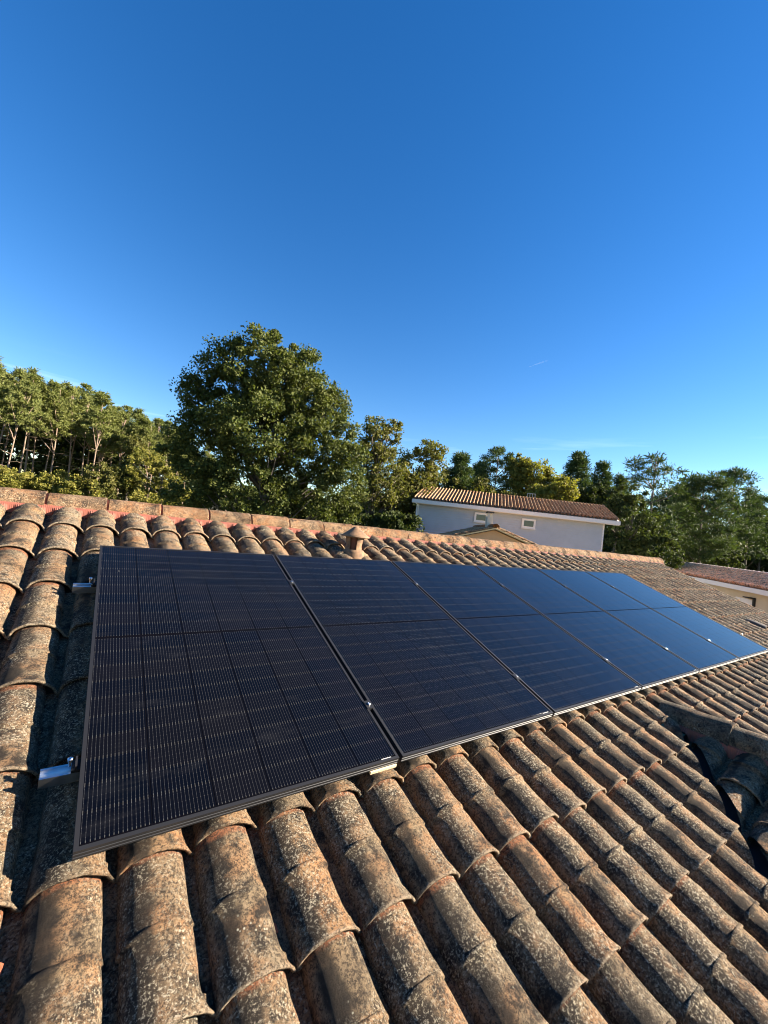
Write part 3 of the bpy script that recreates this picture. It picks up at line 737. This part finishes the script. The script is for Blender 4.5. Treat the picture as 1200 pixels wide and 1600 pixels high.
MB().box(tuple(P_(-hw3 + .3, -(hw3 - .4), GZ)), tuple(P_(L3 - .3, hw3 - .4, ze3 - .02))).build('wall', simple_noise_mat('beige_render', (.52, .45, .32), (.46, .40, .29), 2, .9), h3)
MB().box(tuple(P_(-hw3, hw3 - .02, ze3 - .26)), tuple(P_(L3, hw3 + .12, ze3 - .02))).build('gutter', M_WHITE, h3)
yw = (hw3 - .4) * fs; a = hit(1150, 940, T3, yw + .03 * fs); b = hit(1176, 945, T3, yw + .03 * fs)
sh = MB().box((min(a.x, b.x), min(yw + .01 * fs, yw + .07 * fs), a.z - 1.3), (max(a.x, b.x), max(yw + .01 * fs, yw + .07 * fs), a.z + .28)).build('shutter', M_WHITE, h3)
cxb = max(a.x, b.x) + .06
bxs = MB().box((cxb, min(yw, yw + .10 * fs), a.z - 1.3), (cxb + .10, max(yw, yw + .10 * fs), a.z + .42)).box((cxb - .35, min(yw, yw + .35 * fs), a.z + .36), (cxb + .1, max(yw, yw + .35 * fs), a.z + .42)).build('shutter_bracket', mat('black_iron', (.02, .02, .02), .6), h3)

# ------------------------------------------------------------------ trees
def leaf_mat(name, c1, c2, c3, trans=.25):
    m = mat(name, rough=.7, spec=.15); P = m.node_tree.nodes['Principled BSDF']
    gi = N(m, 'ShaderNodeNewGeometry'); c = ramp(m, gi.outputs['Random Per Island'], [(0, c1), (.55, c2), (1, c3)])
    t = N(m, 'ShaderNodeTexCoord'); n1 = noise(m, t.outputs['Object'], .55, 3, .6, .35, .65)
    c = mixc(m, mth(m, 'MULTIPLY', n1, .5), c, c3); c = mixc(m, 1, c, (.80, .78, .78), 'MULTIPLY')
    L(m, c, P.inputs['Base Color'])
    tr = N(m, 'ShaderNodeBsdfTranslucent'); L(m, mixc(m, 1, c, (1.3, 1.4, .5), 'MULTIPLY'), tr.inputs['Color'])
    ms = N(m, 'ShaderNodeMixShader'); ms.inputs[0].default_value = trans
    out = m.node_tree.nodes['Material Output']; L(m, P.outputs[0], ms.inputs[1]); L(m, tr.outputs[0], ms.inputs[2]); L(m, ms.outputs[0], out.inputs[0]); return m
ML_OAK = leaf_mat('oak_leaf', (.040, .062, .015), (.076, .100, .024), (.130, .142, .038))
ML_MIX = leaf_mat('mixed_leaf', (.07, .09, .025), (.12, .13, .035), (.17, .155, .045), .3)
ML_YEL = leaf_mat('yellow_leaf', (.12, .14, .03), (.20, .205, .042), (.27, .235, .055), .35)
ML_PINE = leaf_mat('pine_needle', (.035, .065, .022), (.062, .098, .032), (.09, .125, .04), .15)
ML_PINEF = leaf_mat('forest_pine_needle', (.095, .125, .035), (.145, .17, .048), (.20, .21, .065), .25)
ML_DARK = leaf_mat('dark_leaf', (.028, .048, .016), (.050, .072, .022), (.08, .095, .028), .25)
M_BARK = simple_noise_mat('grey_bark', (.16, .13, .10), (.08, .065, .05), 8, .95, .8, .02)
M_PBARK = simple_noise_mat('pine_bark', (.25, .18, .125), (.15, .105, .075), 6, .95, .8, .02)

def leaf_cloud(cent, crad, n_per, size, aspect=.55, flat=1.0, seed=0, tuft=False):
    r = np.random.default_rng(seed); C = np.repeat(cent, n_per, 0); Rr = np.repeat(crad, n_per)[:, None]
    d = r.normal(size=C.shape); d /= np.linalg.norm(d, axis=1)[:, None]
    rad = r.random((len(C), 1)) ** .5
    pos = C + d * rad * Rr * np.array([1, 1, flat])
    a = r.normal(size=C.shape)
    if tuft: a = d + .35 * a + np.array([0, 0, .25])
    a /= np.linalg.norm(a, axis=1)[:, None]
    nrm = r.normal(size=C.shape) + d * .6 + np.array([0, 0, .5]); b = np.cross(nrm, a); b /= np.linalg.norm(b, axis=1)[:, None] + 1e-9
    s = size * (.6 + .8 * r.random((len(C), 1)))
    p0 = pos - a * s * .5; p2 = pos + a * s * .5; p1 = pos + b * s * aspect * .5 - a * s * .08; p3 = pos - b * s * aspect * .5 - a * s * .08
    V = np.stack([p0, p1, p2, p3], 1).reshape(-1, 3); Fq = np.arange(len(V)).reshape(-1, 4); return V, Fq
def blob_clumps(blobs, n, seed, shell=.45):
    """blobs: (cx,cy,cz, rx,ry,rz); clump centres spread through and mostly near the skin of the union"""
    r = np.random.default_rng(seed); B = np.array(blobs, float); vol = (B[:, 3] * B[:, 4] * B[:, 5]) ** .8; pr = vol / vol.sum(); out = []
    while len(out) < n:
        k = r.choice(len(B), p=pr); d = r.normal(size=3); d /= np.linalg.norm(d); rr = shell + (1 - shell) * r.random() ** .6
        out.append(B[k, :3] + d * rr * B[k, 3:])
    return np.array(out)
def trunk(mb, base, top, r0, r1, sway=.15, n=8, seed=0):
    q = random.Random(seed); pts = []; rad = []
    ox, oy = q.uniform(-1, 1) * sway, q.uniform(-1, 1) * sway
    for i in range(n + 1):
        t = i / n; p = base.lerp(top, t) + Vector((ox * math.sin(t * 3.1), oy * math.sin(t * 4.3 + 1) - oy * math.sin(1) * (1 - t), 0)); pts.append(p); rad.append(r0 + (r1 - r0) * t ** .8)
    mb.tube(pts, rad, 7); return pts
def tree_thing(name, label, cat, base, mb, bark, V, Fq, leafm, group=None):
    t = thing(name, label, cat, base, group=group)
    mb.build('trunk', bark, t, True); link('crown', npmesh('crown', V, Fq), leafm, t); return t
def broadleaf(name, label, depth, blobs_px, n_cl, n_leaf, lsize, crad, leafm, seed, group=None, fork=None, zr=1.0, limbs=18):
    """blobs given where they stand: pixel centre, radii in metres at that depth"""
    s = depth / F; bl = []
    c0 = None
    allp = [atd(x, y, depth) for x, y, *_ in blobs_px]
    bx = sum(p.x for p in allp) / len(allp); by = sum(p.y for p in allp) / len(allp)
    base = Vector((bx, by, GZ))
    rr = random.Random(seed)
    for (x, y, rx, ry), p in zip(blobs_px, allp):
        off = fw * rr.uniform(-.35, .35) * rx * s
        q = p + off - base; bl.append((q.x, q.y, q.z, rx * s, rx * s * .95, ry * s * zr))
    cl = blob_clumps(bl, n_cl, seed); keep = cl[:, 2] > .6; cl = cl[keep]
    r = np.random.default_rng(seed + 5); cr = crad * (.45 + .95 * r.random(len(cl)) ** 1.5)
    V, Fq = leaf_cloud(cl, cr, n_leaf, lsize, .6, .8, seed)
    mb = MB(); topz = max(b[2] + b[5] * .3 for b in bl) * .86
    pts = trunk(mb, Vector((0, 0, 0)), Vector((rr.uniform(-.3, .3), rr.uniform(-.3, .3), topz)), .028 * topz + .05, .04, .2, 10, seed)
    idx = rr.sample(range(len(cl)), min(limbs, len(cl)))
    for i in idx:
        e = Vector(cl[i]); k = min(9, max(2, int(10 * max(.15, (e.z - 1.2 - .25 * math.hypot(e.x, e.y)) / topz)))); s0 = pts[k]
        mid = s0.lerp(e, .5) + Vector((0, 0, -.06 * (e - s0).length)); mb.tube([s0, mid, e], [.018 * topz * (1 - k / 14) * .8, .035, .012], 5)
    return tree_thing(name, label, 'tree', base, mb, M_BARK, V, Fq, leafm, group)

# the big oak
broadleaf('oak_tree', 'big dark green oak towering behind the ridge left of centre', 19,
    [(415, 590, 70, 68), (350, 565, 38, 34), (345, 640, 72, 50), (455, 560, 45, 34), (480, 620, 50, 50), (320, 700, 64, 55), (420, 680, 85, 60), (500, 700, 62, 60), (395, 770, 95, 60), (510, 780, 60, 55), (300, 770, 42, 42), (545, 740, 30, 50), (310, 610, 28, 26), (405, 530, 40, 20), (512, 640, 34, 36), (540, 690, 28, 40), (440, 620, 70, 60)],
    1000, 150, .125, .47, ML_OAK, 11, limbs=70)
# mixed trees right of the oak
broadleaf('airy_oak', 'airy grey green oak with bare twigs right of the big oak', 27, [(590, 690, 26, 42), (612, 675, 16, 22), (600, 760, 42, 55), (575, 720, 22, 40)], 230, 70, .17, .45, ML_MIX, 21, limbs=50)
broadleaf('olive_oak', 'olive green round topped oak left of the pale house', 30, [(655, 735, 42, 48), (640, 780, 48, 50), (672, 710, 22, 24), (615, 800, 40, 50)], 260, 75, .19, .5, ML_MIX, 22, limbs=30)
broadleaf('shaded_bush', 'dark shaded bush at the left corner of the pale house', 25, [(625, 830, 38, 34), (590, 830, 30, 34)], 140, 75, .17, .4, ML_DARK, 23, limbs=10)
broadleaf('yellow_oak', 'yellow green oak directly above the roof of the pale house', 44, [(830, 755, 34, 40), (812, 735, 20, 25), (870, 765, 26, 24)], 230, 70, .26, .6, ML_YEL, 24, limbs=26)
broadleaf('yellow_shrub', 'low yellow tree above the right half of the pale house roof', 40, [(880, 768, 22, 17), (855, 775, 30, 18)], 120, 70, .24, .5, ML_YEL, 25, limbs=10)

def pine(name, label, depth, px, top, bot, halfw, leafm, seed, shape='cone', n_cl=110, n_leaf=95, lsize=.34, lean=0, bark=M_BARK, group=None, first=None):
    s = depth / F; pt = atd(px, top, depth); pb = atd(px, bot, depth); base = Vector((pt.x + lean, pt.y, GZ)); H = pt.z - GZ
    r = np.random.default_rng(seed); zc = pb.z - GZ; cl = []; cr = []
    hw = halfw * s
    rel = Vector((-lean, 0, 0))
    for i in range(n_cl):
        t = r.random() ** .8
        z = zc + (H - zc) * t
        if shape == 'cone': w_ = hw * (1 - t) ** .75 * (.55 + .45 * r.random()) + .15
        elif shape == 'round': w_ = hw * math.sqrt(max(0, 1 - (2 * t - 1) ** 2)) * r.random() ** .4 + .1
        else: w_ = hw * (math.sqrt(max(0, 1 - (1.35 * t - .5) ** 2))) * r.random() ** .4 + .1
        a = r.random() * 6.283; cl.append((math.cos(a) * w_ + rel.x * z / H, math.sin(a) * w_, z - .25)); cr.append((.35 + .5 * r.random()) * min(1.2, hw / 2.4 + .35))
    cl = np.array(cl); cr = np.array(cr)
    V, Fq = leaf_cloud(cl, cr, n_leaf, lsize, .22, .6, seed, tuft=True)
    mb = MB(); pts = trunk(mb, Vector((0, 0, 0)), Vector((rel.x, 0, H - .5)), .012 * H + .05, .03, .18, 10, seed)
    rr = random.Random(seed)
    for i in rr.sample(range(len(cl)), min(26, len(cl))):
        e = Vector(cl[i]); k = max(1, min(9, int(10 * (e.z - .3) / H))); mb.tube([pts[k], e], [.05, .015], 4)
    return tree_thing(name, label, 'tree', base, mb, bark, V, Fq, leafm, group)
pine('pine_tree', 'slim conical conifer in the gap left of the yellow oak', 42, 722, 708, 800, 28, ML_PINE, 31, 'cone', 120)
pine('pine_tree', 'dark rounded pine with bluish gaps behind the left side of the yellow oak', 46, 782, 700, 790, 34, ML_PINE, 32, 'round', 110)
pine('pine_tree', 'pointed bright green conifer above the right part of the pale roof', 48, 905, 706, 800, 30, ML_PINE, 33, 'cone', 150)
pine('pine_tree', 'shorter dark conifer just right of the pointed conifer', 50, 943, 722, 830, 27, ML_PINE, 34, 'cone', 120)
pine('pine_tree', 'tall open crowned pine with see-through top right of the pale house', 36, 1024, 710, 850, 46, ML_PINE, 35, 'umbrella', 90, 60, .34, bark=M_BARK)
pine('pine_tree', 'thin small pine between the dark conifer and the open crowned pine', 46, 972, 738, 830, 18, ML_PINE, 36, 'cone', 70)
pine('pine_tree', 'broad mid green pine at the right, front one of the domed pair', 40, 1105, 738, 870, 46, ML_PINE, 37, 'round', 190)
pine('pine_tree', 'dark domed pine top behind the broad green pine at right', 50, 1150, 732, 850, 36, ML_PINE, 38, 'round', 130)
pine('pine_tree', 'green pine cut by the right picture edge', 62, 1196, 775, 880, 34, ML_PINE, 39, 'round', 130)
pine('pine_tree', 'narrow pine peeping up between open crowned and broad pines', 48, 1068, 752, 860, 24, ML_PINE, 40, 'cone', 90)
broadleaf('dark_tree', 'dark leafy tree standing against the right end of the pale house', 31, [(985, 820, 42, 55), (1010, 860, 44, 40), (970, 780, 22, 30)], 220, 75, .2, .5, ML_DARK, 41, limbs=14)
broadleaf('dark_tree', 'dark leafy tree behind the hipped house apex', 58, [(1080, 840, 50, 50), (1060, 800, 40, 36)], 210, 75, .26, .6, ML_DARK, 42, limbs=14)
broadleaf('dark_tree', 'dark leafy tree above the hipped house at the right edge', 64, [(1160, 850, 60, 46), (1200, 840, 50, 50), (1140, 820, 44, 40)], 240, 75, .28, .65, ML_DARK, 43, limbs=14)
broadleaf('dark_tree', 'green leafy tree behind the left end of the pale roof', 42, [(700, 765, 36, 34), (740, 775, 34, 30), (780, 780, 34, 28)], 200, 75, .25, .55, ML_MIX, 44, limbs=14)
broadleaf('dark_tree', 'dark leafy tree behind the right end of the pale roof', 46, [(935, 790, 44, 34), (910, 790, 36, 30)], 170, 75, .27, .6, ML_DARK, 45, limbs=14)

pine('pine_tree', 'small dark pine tucked between the olive oak and the slim conifer', 50, 752, 722, 800, 22, ML_PINE, 46, 'cone', 110)
pine('pine_tree', 'dark pine filling the gap between open crowned pine and hipped house', 52, 1048, 765, 860, 30, ML_PINE, 47, 'round', 130)
pine('pine_tree', 'bushy dark pine directly behind the broad green pine, lower left of it', 54, 1082, 775, 870, 30, ML_PINE, 48, 'cone', 130)
pine('pine_tree', 'dark pine to the right of the domed pines, near the picture edge', 54, 1175, 768, 870, 26, ML_PINE, 49, 'cone', 120)
broadleaf('dark_tree', 'wide low dark tree between the pale house and the hipped house', 48, [(1030, 840, 50, 46), (1100, 860, 50, 36)], 200, 75, .27, .65, ML_DARK, 50, limbs=12)
# forest of pines on the left: four models, copied
def forest_model(seed, H, crownfrac, hw):
    r = np.random.default_rng(seed); cl = []; cr = []
    for i in range(80):
        t = r.random() ** .9; z = H * (1 - crownfrac) + H * crownfrac * t; w_ = hw * (1.02 - .80 * t ** 1.6) * r.random() ** .55
        a = r.random() * 6.283; cl.append((math.cos(a) * w_, math.sin(a) * w_, z - .2)); cr.append(.22 + .42 * r.random() ** 1.4)
    cl = np.array(cl); V, Fq = leaf_cloud(cl, np.array(cr), 84, .30, .24, .6, seed, tuft=True)
    mb = MB(); rr = random.Random(seed); pts = trunk(mb, Vector((0, 0, 0)), Vector((rr.uniform(-.6, .6), rr.uniform(-.4, .4), H - .9)), .13, .02, .25, 10, seed)
    for i in rr.sample(range(len(cl)), 12):
        e = Vector(cl[i]); k = max(1, min(9, int(10 * (e.z - .6) / H))); mb.tube([pts[k], e], [.05, .015], 4)
    for q in range(8):  # dead lower limbs
        k = rr.randrange(3, 7); a = rr.uniform(0, 6.28); p = pts[k]; mb.tube([p, p + Vector((math.cos(a), math.sin(a), .1)) * rr.uniform(.6, 1.4)], [.025, .008], 4)
    tm = mb.me('trunk', True); tm.materials.append(M_PBARK); cm = npmesh('crown', V, Fq); cm.materials.append(ML_PINEF); return tm, cm
FM = [forest_model(60 + i, 14, (.36, .31, .40, .33)[i], (1.9, 1.5, 1.7, 2.0)[i]) for i in range(4)]
FG = 'tall pines of the forest behind the ridge on the left'
spots = [(-6, 560, 48), (5, 568, 53), (18, 592, 62), (50, 584, 55), (35, 600, 71), (72, 598, 62), (95, 594, 57), (112, 606, 71), (130, 604, 60), (152, 618, 66), (168, 628, 60), (186, 636, 68), (203, 645, 62), (222, 652, 71), (240, 654, 60), (262, 664, 66), (280, 668, 73), (300, 675, 68), (60, 615, 80), (140, 632, 82), (90, 618, 84), (210, 660, 84), (20, 612, 86), (175, 645, 89), (250, 672, 86), (330, 690, 71), (370, 700, 75), (25, 588, 47), (62, 578, 58), (84, 606, 62), (103, 600, 72), (122, 598, 66), (146, 616, 62), (160, 612, 54), (178, 640, 64), (196, 632, 70), (214, 640, 60), (232, 648, 66), (246, 650, 62), (270, 660, 58), (12, 580, 60), (-2, 560, 56), (285, 662, 70)]
rr = random.Random(5)
for i, (px, py, dep) in enumerate(spots):
    p = atd(px, py, dep); H = p.z - GZ; k = i % 4
    t = thing('forest_pine', 'leftmost forest pine, its crown cut by the left picture edge' if i == 0 else 'last forest pine on the right, its crown touching the big oak' if px == 285 else 'farther pine seen between the front trunks of the forest at left' if dep > 66 else 'tall bare-trunked pine in the front rank of the forest at left', 'tree', (p.x, p.y, GZ), (R(rr.uniform(-2.5, 2.5)), R(rr.uniform(-3, 5)), rr.uniform(0, 6.28)), FG)
    t.scale = (H / 14 * rr.uniform(.9, 1.05),) * 2 + (H / 14,)
    link('trunk', FM[k][0], None, t); link('crown', FM[k][1], None, t)
# yellow-green undergrowth in front of the forest
bushl = [('bright yellow green young oak in front of the forest, far left', [(10, 762, 42, 32), (50, 768, 36, 30), (30, 800, 50, 24)], ML_YEL), ('yellow green young oak below the leaning forest trunks', [(95, 762, 34, 26), (130, 768, 30, 26), (112, 802, 46, 22)], ML_YEL),
         ('mid green young oak in the middle of the undergrowth', [(165, 752, 26, 28), (150, 775, 34, 22), (180, 800, 40, 22)], ML_MIX), ('pale green bush left of the big oak', [(225, 735, 30, 40), (262, 745, 24, 30), (245, 790, 44, 26), (290, 790, 30, 24)], ML_YEL),
         ('slender sunlit sapling just left of the pale green bush', [(200, 745, 18, 30), (210, 700, 14, 22)], ML_MIX)]
for i, (lb, bl, mm) in enumerate(bushl):
    broadleaf('young_oak', lb, 42 + 1.5 * i, bl, 300, 62, .23, .5, mm, 80 + i, limbs=16, group='young oaks in front of the pine forest')
# far woodland belt closing the horizon
cl = []
r = np.random.default_rng(99)
for i in range(4200):
    a = R(r.uniform(-42, 112)); d = r.uniform(84, 110); zmax = 15.5 if a < R(14) else 9.5
    cl.append((math.sin(a) * d, -3 + math.cos(a) * d, GZ + r.random() ** .7 * (zmax + 1.5 * math.sin(a * 23) + math.sin(a * 61))))
cl = np.array(cl); V, Fq = leaf_cloud(cl, np.full(len(cl), 1.7), 55, .75, .6, .8, 99)
link('far_woodland', npmesh('far_woodland', V, Fq), ML_DARK, label='dark belt of far woodland closing the horizon behind all other trees', category='woodland', kind='stuff')
cl = []
for i in range(1500):
    a = R(r.uniform(-40, 30)); d = r.uniform(30, 80)
    cl.append((math.sin(a) * d, -3 + math.cos(a) * d, GZ + .1 + r.random() * .9))
cl = np.array(cl); V, Fq = leaf_cloud(cl, np.full(len(cl), .8), 40, .3, .3, .6, 98)
link('bracken', npmesh('bracken', V, Fq), leaf_mat('brown_bracken', (.10, .06, .03), (.16, .10, .045), (.12, .11, .03)), label='brown bracken and scrub on the forest floor', category='undergrowth', kind='stuff')

# short contrail, high and far
p = atd(840, 568.5, 5200); q1 = atd(827, 573, 5200); q2 = atd(854, 563.5, 5200)
mc = bpy.data.materials.new('contrail_vapour'); mc.use_nodes = True; nn = mc.node_tree; nn.nodes.remove(nn.nodes['Principled BSDF'])
pv = nn.nodes.new('ShaderNodeVolumePrincipled'); pv.inputs['Color'].default_value = (1, 1, 1, 1); pv.inputs['Density'].default_value = .003; nn.links.new(pv.outputs[0], nn.nodes['Material Output'].inputs['Volume'])
o = MB().tube([q1, p, q2], [3, 9, 5], 8).build('contrail', mc); o['label'] = 'short thin white vapour trail in the open sky above the pale house'; o['category'] = 'contrail'
